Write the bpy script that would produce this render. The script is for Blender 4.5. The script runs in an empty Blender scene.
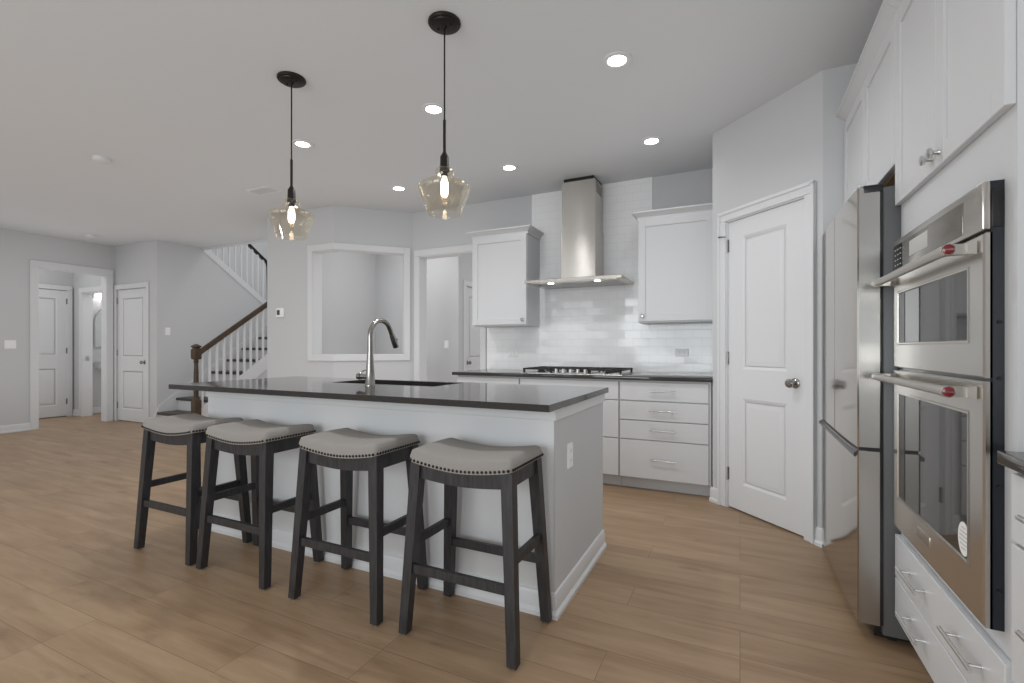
import bpy, bmesh, math
from mathutils import Vector, Matrix
C = bpy.context.scene.collection
R = math.radians
PI = math.pi
# ------------------------------------------------------------------ camera, world, exposure
cam_d = bpy.data.cameras.new('camera'); cam = bpy.data.objects.new('camera', cam_d); C.objects.link(cam)
cam.location = (0, 0, 1.14); cam.rotation_euler = (R(90), 0, math.atan(228 / 479))
cam_d.sensor_width = 36; cam_d.lens = 479 / 1024 * 36; cam_d.shift_y = 6.5 / 1024
cam_d.clip_start = .02; cam_d.clip_end = 100
S = bpy.context.scene; S.camera = cam
S.view_settings.view_transform = 'Standard'; S.view_settings.look = 'None'
S.view_settings.gamma = 1; S.view_settings.use_curve_mapping = False; S.view_settings.exposure = -.05
S.cycles.use_denoising = True; S.cycles.max_bounces = 10; S.cycles.diffuse_bounces = 5
S.cycles.glossy_bounces = 5; S.cycles.transparent_max_bounces = 12
S.cycles.sample_clamp_indirect = 6; S.cycles.caustics_reflective = False; S.cycles.caustics_refractive = False
W = bpy.data.worlds.new('world'); S.world = W; W.use_nodes = True
W.node_tree.nodes['Background'].inputs[0].default_value = (.865, .94, 1, 1)
W.node_tree.nodes['Background'].inputs[1].default_value = 1.0
S.cycles.use_fast_gi = True; S.cycles.fast_gi_method = 'ADD'; S.cycles.ao_bounces_render = 1
W.light_settings.ao_factor = .305; W.light_settings.distance = .85


def area(name, loc, rot, sx, sy, power, col=(1, 1, 1)):
    d = bpy.data.lights.new(name, 'AREA'); d.shape = 'RECTANGLE'; d.size = sx; d.size_y = sy; d.energy = power; d.color = col
    o = bpy.data.objects.new(name, d); C.objects.link(o); o.location = loc; o.rotation_euler = rot
    return o


CEIL = 2.735
WIN = [(-7.6, -5.9), (-5.1, -3.4), (-2.6, -.2)]     # windows of the rear wall (x ranges), behind the camera
for (a, b), e in zip(WIN, (6, 14, 40)):
    area('window_daylight', ((a + b) / 2, -3.42, 1.42), (R(90), 0, 0), b - a - .1, 1.85, e * (b - a), (.94, .975, 1))
LIGHTS = [(-.615, 2.645), (-1.845, 2.66), (-3.085, 2.675), (-.615, 3.79), (-1.84, 3.81), (-3.075, 3.83)]


def point(name, loc, power, rad=.08, col=(1, .97, .92)):
    d = bpy.data.lights.new(name, 'POINT'); d.energy = power; d.shadow_soft_size = rad; d.color = col
    o = bpy.data.objects.new(name, d); C.objects.link(o); o.location = loc
    return o


def spot(name, loc, power, parent=None, angle=150, col=(.97, .985, 1)):
    d = bpy.data.lights.new(name, 'SPOT'); d.energy = power; d.spot_size = R(angle); d.spot_blend = .6; d.shadow_soft_size = .045; d.color = col
    o = bpy.data.objects.new(name, d); C.objects.link(o); o.location = loc; o.parent = parent
    return o


# ------------------------------------------------------------------ materials
def new_mat(name):
    m = bpy.data.materials.new(name); m.use_nodes = True
    return m, m.node_tree.nodes, m.node_tree.links, m.node_tree.nodes['Principled BSDF']


def mat(name, col, rough=.5, metal=0, bump=0, scale=60, spec=.5, coat=0, var=0, stretch=(1, 1, 1), detail=4):
    m, n, l, p = new_mat(name)
    p.inputs['Base Color'].default_value = (*col, 1); p.inputs['Roughness'].default_value = rough
    p.inputs['Metallic'].default_value = metal; p.inputs['Specular IOR Level'].default_value = spec
    p.inputs['Coat Weight'].default_value = coat; p.inputs['Coat Roughness'].default_value = .05
    if bump or var:
        tc = n.new('ShaderNodeTexCoord'); mp = n.new('ShaderNodeMapping'); mp.inputs['Scale'].default_value = stretch
        nz = n.new('ShaderNodeTexNoise'); nz.inputs['Scale'].default_value = scale; nz.inputs['Detail'].default_value = detail
        l.new(tc.outputs['Object'], mp.inputs[0]); l.new(mp.outputs[0], nz.inputs['Vector'])
        if bump:
            b = n.new('ShaderNodeBump'); b.inputs['Strength'].default_value = bump; b.inputs['Distance'].default_value = .002
            l.new(nz.outputs['Fac'], b.inputs['Height']); l.new(b.outputs[0], p.inputs['Normal'])
        if var:
            r = n.new('ShaderNodeMapRange'); r.inputs[1].default_value = .3; r.inputs[2].default_value = .7
            r.inputs[3].default_value = 1 - var; r.inputs[4].default_value = 1 + var
            x = n.new('ShaderNodeVectorMath'); x.operation = 'SCALE'; x.inputs[0].default_value = col
            l.new(nz.outputs['Fac'], r.inputs[0]); l.new(r.outputs[0], x.inputs['Scale']); l.new(x.outputs[0], p.inputs['Base Color'])
    return m


def emit(name, col, strength):
    m, n, l, p = new_mat(name)
    p.inputs['Base Color'].default_value = (*col, 1); p.inputs['Emission Color'].default_value = (*col, 1)
    p.inputs['Emission Strength'].default_value = strength
    return m


M = {}
M['wall'] = mat('light_grey_wall_paint', (.528, .536, .547), .85, bump=.05, scale=350, spec=.25)
M['ceil'] = mat('ceiling_paint', (.60, .614, .63), .9, bump=.06, scale=300, spec=.2)
M['trim'] = mat('white_trim_paint', (.625, .634, .646), .38, bump=.02, scale=80)
M['cab'] = mat('white_cabinet_paint', (.585, .593, .603), .36, bump=.015, scale=60)
M['cabin'] = mat('cabinet_interior_wood', (.40, .25, .13), .55, var=.2, scale=12, stretch=(1, 1, 8))
M['counter'] = mat('charcoal_polished_stone', (.036, .033, .031), .07, bump=0, spec=.6, var=.25, scale=220)
M['steel'] = mat('brushed_stainless_steel', (.63, .595, .555), .24, 1, bump=.03, scale=30, stretch=(1, 60, 60))
M['hoodsteel'] = mat('polished_hood_steel', (.56, .53, .495), .26, 1, bump=.35, scale=1.6, stretch=(1.6, 1, .8), detail=0)
p = M['hoodsteel'].node_tree.nodes['Principled BSDF']; tg = M['hoodsteel'].node_tree.nodes.new('ShaderNodeTangent'); tg.direction_type = 'RADIAL'; tg.axis = 'Z'
p.inputs['Anisotropic'].default_value = .93; p.inputs['Anisotropic Rotation'].default_value = .25; M['hoodsteel'].node_tree.links.new(tg.outputs[0], p.inputs['Tangent'])
M['fridgeedge'] = mat('grey_steel_door_edge', (.46, .45, .435), .33, 1)
M['darksteel'] = mat('dark_grip_steel', (.10, .098, .095), .3, .9)
M['keypad'] = mat('black_keypad_film', (.012, .012, .012), .55, spec=.15)
M['fridge'] = mat('fridge_door_steel', (.42, .383, .345), .10, 1)
M['fridgeside'] = mat('grey_fridge_case', (.135, .14, .145), .45, .3, bump=.1, scale=400)
M['chrome'] = mat('satin_nickel', (.72, .715, .705), .3, 1)
M['nickel'] = mat('aged_nickel_hardware', (.40, .39, .38), .27, 1)
M['black'] = mat('black_enamel', (.012, .012, .013), .32)
M['blackgloss'] = mat('black_glossy_steel_side', (.008, .011, .017), .12, .0, spec=.5)
M['iron'] = mat('black_cast_iron', (.018, .018, .019), .6, bump=.3, scale=200)
M['bronze'] = mat('dark_oil_rubbed_bronze', (.035, .031, .029), .42, .7)
M['stoolwood'] = mat('dark_weathered_stool_wood', (.030, .029, .031), .45, bump=.35, scale=14, var=.38, stretch=(6, 6, .7), detail=8)
M['fabric'] = mat('taupe_linen_fabric', (.29, .272, .255), .92, bump=.6, scale=900, var=.16, spec=.15)
M['nail'] = mat('dark_antique_nailheads', (.03, .027, .025), .35, .8)
M['railwood'] = mat('brown_stained_rail_wood', (.062, .040, .025), .4, bump=.15, scale=14, var=.3, stretch=(1, 1, 1))
M['treadwood'] = mat('dark_stained_tread_wood', (.045, .037, .031), .4, bump=.12, scale=16, var=.3, stretch=(1, 8, 8))
M['ovenglass'] = mat('dark_oven_window_glass', (.022, .021, .02), .03, 0, spec=.5)
M['panelglass'] = mat('smoky_control_panel_glass', (.27, .25, .225), .22, .75)
M['display'] = mat('grey_display_glass', (.50, .49, .47), .45, .0, spec=.3)
M['keyprint'] = mat('white_key_print', (.5, .5, .5), .5)
M['handlesteel'] = mat('satin_handle_steel', (.58, .55, .51), .34, 1)
M['red'] = mat('dark_red_enamel', (.17, .008, .014), .25, coat=.6)
M['plastic'] = mat('white_plastic_plate', (.80, .80, .80), .35)
M['slot'] = mat('dark_outlet_slot', (.05, .05, .05), .5)
M['rubber'] = mat('black_rubber', (.02, .02, .02), .7)
M['porcelain'] = mat('white_porcelain', (.82, .82, .81), .12, coat=.5)
M['mirror'] = mat('mirror_silver', (.85, .86, .86), .02, 1)
M['filter'] = mat('hood_mesh_filter', (.42, .41, .40), .38, 1, bump=.4, scale=300)
M['faucetsteel'] = mat('dark_brushed_faucet_steel', (.40, .385, .37), .26, 1, bump=.05, scale=90)
M['sinksteel'] = mat('sink_steel', (.16, .155, .15), .35, .8)
M['sticker'] = mat('white_sticker_paper', (.74, .73, .71), .6)
M['print'] = mat('grey_printed_ink', (.46, .455, .45), .6)
M['badgesteel'] = mat('badge_silver', (.72, .70, .67), .2, 1)
M['lamp'] = emit('downlight_lens_glow', (1, .985, .95), 14)
M['bulb'] = emit('warm_bulb_glow', (1, .80, .50), 11)
M['hoodlamp'] = emit('hood_lamp_glow', (1, .95, .85), 6)
M['sconce'] = emit('sconce_glass_glow', (1, .96, .9), 7)
M['led'] = emit('thermostat_screen', (.05, .055, .06), .2)


def glass_mat(name, tint, gloss_col):
    m, n, l, p = new_mat(name)
    out = n['Material Output']
    t = n.new('ShaderNodeBsdfTransparent'); t.inputs[0].default_value = (*tint, 1)
    g = n.new('ShaderNodeBsdfGlossy'); g.inputs[0].default_value = (*gloss_col, 1); g.inputs['Roughness'].default_value = .03
    f = n.new('ShaderNodeLayerWeight'); f.inputs[0].default_value = .5
    r = n.new('ShaderNodeMath'); r.operation = 'POWER'; r.inputs[1].default_value = 2.4
    q = n.new('ShaderNodeMath'); q.operation = 'MULTIPLY_ADD'; q.inputs[1].default_value = .7; q.inputs[2].default_value = .035
    x = n.new('ShaderNodeMixShader')
    l.new(f.outputs['Facing'], r.inputs[0]); l.new(r.outputs[0], q.inputs[0]); l.new(q.outputs[0], x.inputs[0]); l.new(t.outputs[0], x.inputs[1]); l.new(g.outputs[0], x.inputs[2])
    l.new(x.outputs[0], out.inputs[0])
    return m


M['shade'] = glass_mat('amber_tinted_clear_glass', (.975, .957, .92), (1, .98, .94))
M['pane'] = glass_mat('clear_window_glass', (.97, .98, .98), (1, 1, 1))
M['hoodglass'] = glass_mat('green_edge_glass', (.78, .86, .82), (.9, 1, .95))


def floor_mat():
    m, n, l, p = new_mat('oak_vinyl_plank_floor')
    tc = n.new('ShaderNodeTexCoord')
    br = n.new('ShaderNodeTexBrick'); br.offset = .37; br.offset_frequency = 3
    br.inputs['Color1'].default_value = (0, 0, 0, 1); br.inputs['Color2'].default_value = (1, 1, 1, 1); br.inputs['Mortar'].default_value = (0, 0, 0, 1)
    br.inputs['Scale'].default_value = 1; br.inputs['Brick Width'].default_value = 1.22; br.inputs['Row Height'].default_value = .178
    br.inputs['Mortar Size'].default_value = .0011; br.inputs['Mortar Smooth'].default_value = .1; br.inputs['Bias'].default_value = 0
    l.new(tc.outputs['Object'], br.inputs['Vector'])
    # per-plank shift of the grain
    sh = n.new('ShaderNodeVectorMath'); sh.operation = 'MULTIPLY_ADD'; sh.inputs[1].default_value = (7, 3, 0)
    l.new(br.outputs['Color'], sh.inputs[0]); l.new(tc.outputs['Object'], sh.inputs[2])
    m1 = n.new('ShaderNodeMapping'); m1.inputs['Scale'].default_value = (1.1, 9, 1)
    m2 = n.new('ShaderNodeMapping'); m2.inputs['Scale'].default_value = (4, 80, 1)
    l.new(sh.outputs[0], m1.inputs[0]); l.new(sh.outputs[0], m2.inputs[0])
    n1 = n.new('ShaderNodeTexNoise'); n1.inputs['Scale'].default_value = 1.6; n1.inputs['Detail'].default_value = 5; n1.inputs['Distortion'].default_value = .6
    n2 = n.new('ShaderNodeTexNoise'); n2.inputs['Scale'].default_value = 1.5; n2.inputs['Detail'].default_value = 3
    l.new(m1.outputs[0], n1.inputs['Vector']); l.new(m2.outputs[0], n2.inputs['Vector'])
    add = n.new('ShaderNodeMath'); add.operation = 'MULTIPLY_ADD'; add.inputs[1].default_value = .30
    l.new(n2.outputs['Fac'], add.inputs[0]); l.new(n1.outputs['Fac'], add.inputs[2])
    add2 = n.new('ShaderNodeMath'); add2.operation = 'MULTIPLY_ADD'; add2.inputs[1].default_value = .13
    l.new(br.outputs['Color'], add2.inputs[0]); l.new(add.outputs[0], add2.inputs[2])
    cr = n.new('ShaderNodeValToRGB'); e = cr.color_ramp.elements
    e[0].position = .40; e[0].color = (.222, .141, .080, 1); e[1].position = 1.0; e[1].color = (.375, .262, .163, 1)
    k = e.new(.68); k.color = (.298, .199, .119, 1)
    l.new(add2.outputs[0], cr.inputs[0])
    # sparse darker knots
    m3 = n.new('ShaderNodeMapping'); m3.inputs['Scale'].default_value = (2.2, 6, 1); l.new(sh.outputs[0], m3.inputs[0])
    n3 = n.new('ShaderNodeTexNoise'); n3.inputs['Scale'].default_value = 1.7; n3.inputs['Detail'].default_value = 6; l.new(m3.outputs[0], n3.inputs['Vector'])
    kr = n.new('ShaderNodeMapRange'); kr.inputs[1].default_value = .62; kr.inputs[2].default_value = .80; kr.inputs[3].default_value = 1; kr.inputs[4].default_value = .60
    l.new(n3.outputs['Fac'], kr.inputs[0])
    mk = n.new('ShaderNodeVectorMath'); mk.operation = 'SCALE'; l.new(cr.outputs[0], mk.inputs[0]); l.new(kr.outputs[0], mk.inputs['Scale'])
    mx = n.new('ShaderNodeMixRGB'); mx.inputs[2].default_value = (.07, .045, .03, 1)
    mf = n.new('ShaderNodeMath'); mf.operation = 'MULTIPLY'; mf.inputs[1].default_value = .6
    l.new(br.outputs['Fac'], mf.inputs[0]); l.new(mf.outputs[0], mx.inputs[0]); l.new(mk.outputs[0], mx.inputs[1]); l.new(mx.outputs[0], p.inputs['Base Color'])
    p.inputs['Roughness'].default_value = .40; p.inputs['Specular IOR Level'].default_value = .4
    b = n.new('ShaderNodeBump'); b.inputs['Strength'].default_value = .18; b.inputs['Distance'].default_value = .001
    l.new(n2.outputs['Fac'], b.inputs['Height']); l.new(b.outputs[0], p.inputs['Normal'])
    return m


def tile_mat():
    m, n, l, p = new_mat('white_glossy_subway_tile')
    tc = n.new('ShaderNodeTexCoord'); sp = n.new('ShaderNodeSeparateXYZ'); cb = n.new('ShaderNodeCombineXYZ')
    l.new(tc.outputs['Object'], sp.inputs[0]); l.new(sp.outputs[0], cb.inputs[0]); l.new(sp.outputs[2], cb.inputs[1])
    br = n.new('ShaderNodeTexBrick'); br.offset = .5
    br.inputs['Color1'].default_value = (0, 0, 0, 1); br.inputs['Color2'].default_value = (1, 1, 1, 1); br.inputs['Mortar'].default_value = (.5, .5, .5, 1)
    br.inputs['Scale'].default_value = 1; br.inputs['Brick Width'].default_value = .153; br.inputs['Row Height'].default_value = .0768
    br.inputs['Mortar Size'].default_value = .0014; br.inputs['Mortar Smooth'].default_value = .6
    l.new(cb.outputs[0], br.inputs['Vector'])
    mx = n.new('ShaderNodeMixRGB'); mx.inputs[1].default_value = (.82, .825, .83, 1); mx.inputs[2].default_value = (.66, .66, .66, 1)
    l.new(br.outputs['Fac'], mx.inputs[0]); l.new(mx.outputs[0], p.inputs['Base Color'])
    p.inputs['Roughness'].default_value = .10; p.inputs['Coat Weight'].default_value = 0
    nz = n.new('ShaderNodeTexNoise'); nz.inputs['Scale'].default_value = 14; nz.inputs['Detail'].default_value = 1
    l.new(cb.outputs[0], nz.inputs['Vector'])
    a = n.new('ShaderNodeMath'); a.operation = 'MULTIPLY_ADD'; a.inputs[1].default_value = -1.0
    l.new(br.outputs['Fac'], a.inputs[0]); l.new(nz.outputs['Fac'], a.inputs[2])
    b = n.new('ShaderNodeBump'); b.inputs['Strength'].default_value = .35; b.inputs['Distance'].default_value = .001
    l.new(a.outputs[0], b.inputs['Height'])
    # every tile sits a hair out of plane, so each catches the light differently
    wn = n.new('ShaderNodeTexWhiteNoise'); wn.noise_dimensions = '1D'; l.new(br.outputs['Color'], wn.inputs['W'])
    s1 = n.new('ShaderNodeVectorMath'); s1.operation = 'SUBTRACT'; s1.inputs[1].default_value = (.5, .5, .5); l.new(wn.outputs['Color'], s1.inputs[0])
    s2 = n.new('ShaderNodeVectorMath'); s2.operation = 'SCALE'; s2.inputs['Scale'].default_value = .035; l.new(s1.outputs[0], s2.inputs[0])
    s3 = n.new('ShaderNodeVectorMath'); s3.operation = 'ADD'; l.new(b.outputs[0], s3.inputs[0]); l.new(s2.outputs[0], s3.inputs[1])
    s4 = n.new('ShaderNodeVectorMath'); s4.operation = 'NORMALIZE'; l.new(s3.outputs[0], s4.inputs[0]); l.new(s4.outputs[0], p.inputs['Normal'])
    return m


M['floor'] = floor_mat(); M['tile'] = tile_mat()


# ------------------------------------------------------------------ mesh helpers (all in the local space of the thing)
def B():
    return bmesh.new()


def box(bm, x0, x1, y0, y1, z0, z1, bev=0, seg=2, mtx=None):
    x0, x1 = min(x0, x1), max(x0, x1); y0, y1 = min(y0, y1), max(y0, y1); z0, z1 = min(z0, z1), max(z0, z1)
    v = [bm.verts.new(p) for p in ((x0, y0, z0), (x1, y0, z0), (x1, y1, z0), (x0, y1, z0), (x0, y0, z1), (x1, y0, z1), (x1, y1, z1), (x0, y1, z1))]
    f = [bm.faces.new([v[i] for i in q]) for q in ((3, 2, 1, 0), (4, 5, 6, 7), (0, 1, 5, 4), (1, 2, 6, 5), (2, 3, 7, 6), (3, 0, 4, 7))]
    vs = v
    if bev:
        es = {e for g in f for e in g.edges}
        r = bmesh.ops.bevel(bm, geom=list(es), offset=min(bev, .49 * min(x1 - x0, y1 - y0, z1 - z0)), segments=seg, affect='EDGES', profile=.5)
        vs = list({w for g in r['faces'] for w in g.verts} | {w for w in v if w.is_valid})
    if mtx is not None:
        bmesh.ops.transform(bm, matrix=mtx, verts=[w for w in vs if w.is_valid])
    return vs


def lathe(bm, prof, seg=40, c=(0, 0, 0), axis='z', cap=True):
    def P(r, h, a):
        u, w = r * math.cos(a), r * math.sin(a)
        if axis == 'z': q = (u, w, h)
        elif axis == 'y': q = (u, h, -w)
        else: q = (h, u, w)
        return (q[0] + c[0], q[1] + c[1], q[2] + c[2])
    rings = []
    for r, h in prof:
        if r < 1e-6: rings.append([bm.verts.new(P(0, h, 0))])
        else: rings.append([bm.verts.new(P(r, h, 2 * PI * i / seg)) for i in range(seg)])
    for a, b in zip(rings, rings[1:]):
        for i in range(seg):
            j = (i + 1) % seg
            if len(a) == 1 and len(b) == 1: continue
            if len(a) == 1: bm.faces.new((a[0], b[j], b[i]))
            elif len(b) == 1: bm.faces.new((a[i], a[j], b[0]))
            else: bm.faces.new((a[i], a[j], b[j], b[i]))
    if cap:
        for g in (rings[0], rings[-1]):
            if len(g) > 1: bm.faces.new(g)


def tube(bm, pts, rad, seg=12, cap=True):
    pts = [Vector(p) for p in pts]
    rads = rad if isinstance(rad, (list, tuple)) else [rad] * len(pts)
    t = (pts[1] - pts[0]).normalized()
    up = Vector((0, 0, 1)) if abs(t.z) < .9 else Vector((1, 0, 0))
    n = t.cross(up).normalized(); rings = []
    for i, p in enumerate(pts):
        if i == 0: d = pts[1] - pts[0]
        elif i == len(pts) - 1: d = pts[-1] - pts[-2]
        else: d = (pts[i + 1] - pts[i]).normalized() + (pts[i] - pts[i - 1]).normalized()
        d.normalize(); n = (n - d * n.dot(d)).normalized(); b = d.cross(n)
        rings.append([bm.verts.new(p + (n * math.cos(2 * PI * k / seg) + b * math.sin(2 * PI * k / seg)) * rads[i]) for k in range(seg)])
    for a, b in zip(rings, rings[1:]):
        for k in range(seg):
            j = (k + 1) % seg; bm.faces.new((a[k], a[j], b[j], b[k]))
    if cap:
        bm.faces.new(rings[0]); bm.faces.new(rings[-1])


def loft(bm, rings, cap=True):
    """rings: lists of equally many points"""
    rs = [[bm.verts.new(p) for p in r] for r in rings]
    k = len(rs[0])
    for a, b in zip(rs, rs[1:]):
        for i in range(k):
            j = (i + 1) % k; bm.faces.new((a[i], a[j], b[j], b[i]))
    if cap:
        bm.faces.new(rs[0]); bm.faces.new(rs[-1])


def rect(x0, x1, y0, y1, z):
    return [(x0, y0, z), (x1, y0, z), (x1, y1, z), (x0, y1, z)]


def prism(bm, poly, a, b, axis='x'):
    """poly of 2-D points extruded along axis from a to b"""
    def P(q, t):
        return (t, q[0], q[1]) if axis == 'x' else (q[0], t, q[1]) if axis == 'y' else (q[0], q[1], t)
    loft(bm, [[P(q, a) for q in poly], [P(q, b) for q in poly]])


def obj(name, bm, m, parent=None, smooth=35):
    bmesh.ops.recalc_face_normals(bm, faces=bm.faces[:])
    me = bpy.data.meshes.new(name); bm.to_mesh(me); bm.free()
    me.materials.append(m)
    if smooth:
        me.polygons.foreach_set('use_smooth', [True] * len(me.polygons)); me.set_sharp_from_angle(angle=R(smooth))
    o = bpy.data.objects.new(name, me); C.objects.link(o); o.parent = parent
    return o


def tag(o, label, cat=None, group=None, kind=None):
    o['label'] = label
    if cat: o['category'] = cat
    if group: o['group'] = group
    if kind: o['kind'] = kind
    return o


def thing(name, label, cat, loc=(0, 0, 0), rz=0, group=None, kind=None):
    o = bpy.data.objects.new(name, None); C.objects.link(o); o.empty_display_size = .1
    o.location = loc; o.rotation_euler = (0, 0, rz)
    return tag(o, label, cat, group, kind)


def struct(name, bm, m, label, smooth=0, loc=None, rz=0):
    o = obj(name, bm, m, None, smooth); o['kind'] = 'structure'; o['label'] = label
    if loc: o.location = loc; o.rotation_euler = (0, 0, rz)
    return o


def dup(root, loc, label, rz=None):
    def cp(o, par):
        c = o.copy(); C.objects.link(c); c.parent = par
        for ch in o.children: cp(ch, c)
        return c
    r = cp(root, None); r.location = loc; r['label'] = label
    if rz is not None: r.rotation_euler = (0, 0, rz)
    return r


# ================================================================== THE ROOM
PA, PB = (-.185, 3.87), (.43, 3.25)          # pantry wall corners
C1, C2 = (-4.10, 3.98), (-3.483, 4.6)        # 45 degree wall of the pass-through
A45 = math.atan2(C2[1] - C1[1], C2[0] - C1[0]); L45 = math.hypot(C2[0] - C1[0], C2[1] - C1[1])
YW = 4.6
bm = B(); box(bm, -11.5, 1.32, -3.5, 8.2, -.06, 0); struct('floor', bm, M['floor'], 'brown oak-look plank floor running through the whole house')
SY = 4.8                                      # stairwell opening in the ceiling
bm = B()
box(bm, -11.5, 1.32, -3.5, SY, CEIL, 3.03); box(bm, -11.5, -8.87, SY, 8.2, CEIL, 3.03)
box(bm, -5.22, 1.32, SY, 8.2, CEIL, 3.03); box(bm, -8.87, -5.22, 7.4, 8.2, CEIL, 3.03)
struct('ceiling', bm, M['ceil'], 'flat light grey ceiling with recessed lights')
# left wall with the cased opening to the powder-room hall
LX = -8.9
bm = B()
box(bm, LX - .12, LX, -3.3, 3.215, 0, CEIL); box(bm, LX - .12, LX, 4.01, 4.25, 0, CEIL); box(bm, LX - .12, LX, 3.215, 4.01, 2.275, CEIL)
struct('wall_left', bm, M['wall'], 'grey wall at far left with the cased opening')
bm = B()
for y0, y1 in ((3.125, 3.215), (4.01, 4.10)): box(bm, LX, LX + .02, y0, y1, 0, 2.275, .004)
box(bm, LX, LX + .02, 3.125, 4.10, 2.275, 2.365, .004)
for y0, y1 in ((3.205, 3.217), (4.008, 4.02)): box(bm, LX - .13, LX + .01, y0, y1, 0, 2.275)
box(bm, LX - .13, LX + .01, 3.21, 4.015, 2.265, 2.277)
struct('trim_1', bm, M['trim'], 'white casing around the wide opening in the far left wall')
# little hall behind it
bm = B(); box(bm, -10.32, -10.2, 1.6, 6.0, 0, CEIL); struct('wall_hall', bm, M['wall'], 'grey wall at the end of the small hall behind the opening')
bm = B(); box(bm, -10.2, -9.02, 1.6, 1.72, 0, CEIL); struct('wall_hall_south', bm, M['wall'], 'near end wall of the small hall')
bm = B(); box(bm, -10.2, -9.88, 4.13, 4.25, 0, CEIL); box(bm, -9.12, -9.02, 4.13, 4.25, 0, CEIL); box(bm, -9.88, -9.12, 4.13, 4.25, 2.06, CEIL)
struct('wall_powder_room', bm, M['wall'], 'grey hall wall with the powder room doorway')
bm = B()
box(bm, -9.965, -9.88, 4.11, 4.13, 0, 2.06, .004); box(bm, -9.12, -9.035, 4.11, 4.13, 0, 2.06, .004); box(bm, -9.965, -9.035, 4.11, 4.13, 2.06, 2.14, .004)
box(bm, -9.885, -9.873, 4.12, 4.26, 0, 2.06); box(bm, -9.127, -9.115, 4.12, 4.26, 0, 2.06); box(bm, -9.88, -9.12, 4.12, 4.26, 2.05, 2.062)
o = struct('trim_2', bm, M['trim'], 'white casing of the powder room doorway')
bm = B(); box(bm, -9.873, -9.868, 4.165, 4.215, .93, 1.0); obj('strike_plate', bm, M['chrome'], o)
bm = B(); box(bm, -10.2, -8.8, 5.7, 5.82, 0, CEIL); struct('wall_powder_room_north', bm, M['wall'], 'rear wall of the powder room')
bm = B(); box(bm, -8.9, -8.8, 4.25, 5.7, 0, CEIL); struct('wall_powder_room_east', bm, M['wall'], 'side wall between powder room and closet')
# closet wall with the small door, and the wall under the upper stair flight
bm = B(); box(bm, -8.9, -8.85, 4.13, 4.25, 0, CEIL); box(bm, -8.025, -7.77, 4.13, 4.25, 0, CEIL); box(bm, -8.85, -8.025, 4.13, 4.25, 2.05, CEIL)
struct('wall_closet', bm, M['wall'], 'grey wall with the closet door beside the stairs')
SL = .717
def z_up(y): return 2.785 - SL * (y - 4.8)
bm = B(); prism(bm, [(4.25, 0), (6.24, 0), (6.24, z_up(6.24)), (4.8, z_up(4.8) - .02), (4.8, CEIL), (4.25, CEIL)], -7.89, -7.77)
struct('wall_stairs', bm, M['wall'], 'grey wall beside the lower stair flight, under the upper flight')
bm = B(); box(bm, -8.87, -8.75, 4.25, 7.4, 0, 5.2); struct('wall_stairwell_west', bm, M['wall'], 'stairwell wall behind the upper balusters')
bm = B(); box(bm, -8.87, -5.22, 7.4, 7.52, 0, 5.2); struct('wall_stairwell_north', bm, M['wall'], 'rear wall of the stairwell')
bm = B(); box(bm, -5.22, -5.10, 4.10, 5.8, 0, 5.2); box(bm, -5.22, -5.10, 5.8, 7.4, 0, 5.2); struct('wall_stairwell_east', bm, M['wall'], 'wall between stairwell and hall')
bm = B(); box(bm, -8.87, -5.1, 4.68, 4.8, 3.03, 5.2); struct('wall_stairwell_south', bm, M['wall'], 'upper floor wall over the stairwell edge')
bm = B(); box(bm, -8.87, -5.1, 4.68, 7.52, 5.2, 5.3); struct('ceiling_stairwell', bm, M['ceil'], 'upper ceiling of the stairwell')
bm = B(); box(bm, -8.75, -5.22, 4.79, 4.815, CEIL - .03, 3.03, .004); struct('trim_3', bm, M['ceil'], 'plain fascia along the stairwell edge of the ceiling')
# pass-through walls
ZB, ZT = 1.065, 2.245
bm = B()
box(bm, -5.19, -4.42, 3.98, 4.10, 0, CEIL); box(bm, -4.42, -4.10, 3.98, 4.10, 0, ZB); box(bm, -4.42, -4.10, 3.98, 4.10, ZT, CEIL)
struct('wall_pass_through', bm, M['wall'], 'grey wall left of the pass-through opening')
bm = B(); s1 = L45 - .103
box(bm, 0, L45, 0, .115, 0, ZB); box(bm, 0, L45, 0, .115, ZT, CEIL); box(bm, s1, L45 + .05, 0, .115, ZB, ZT)
struct('wall_angled', bm, M['wall'], 'grey wall set at an angle with the pass-through opening', loc=(C1[0], C1[1], 0), rz=A45)
bm = B(); mt = Matrix.Translation((C1[0], C1[1], 0)) @ Matrix.Rotation(A45, 4, 'Z')
cw = .07
box(bm, -4.42 - cw, -4.42, 3.96, 3.98, ZB - cw, ZT + cw, .003)
box(bm, -4.42, -4.092, 3.96, 3.98, ZB - cw, ZB, .003); box(bm, -4.42, -4.092, 3.96, 3.98, ZT, ZT + cw, .003)
box(bm, -.008, s1, -.02, 0, ZB - cw, ZB, .003, mtx=mt); box(bm, -.008, s1, -.02, 0, ZT, ZT + cw, .003, mtx=mt)
box(bm, s1, s1 + cw, -.02, 0, ZB - cw, ZT + cw, .003, mtx=mt)
box(bm, -4.43, -4.415, 3.97, 4.105, ZB, ZT)                                  # liner
box(bm, s1 - .004, s1 + .008, -.01, .12, ZB, ZT, mtx=mt)
for z0, z1 in ((ZB - .008, ZB + .004), (ZT - .004, ZT + .008)):
    box(bm, -4.42, -4.10, 3.97, 4.105, z0, z1); box(bm, -.01, s1, -.01, .12, z0 + .0005, z1 + .0005, mtx=mt)
struct('trim_4', bm, M['trim'], 'white casing around the cornered pass-through opening')
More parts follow.
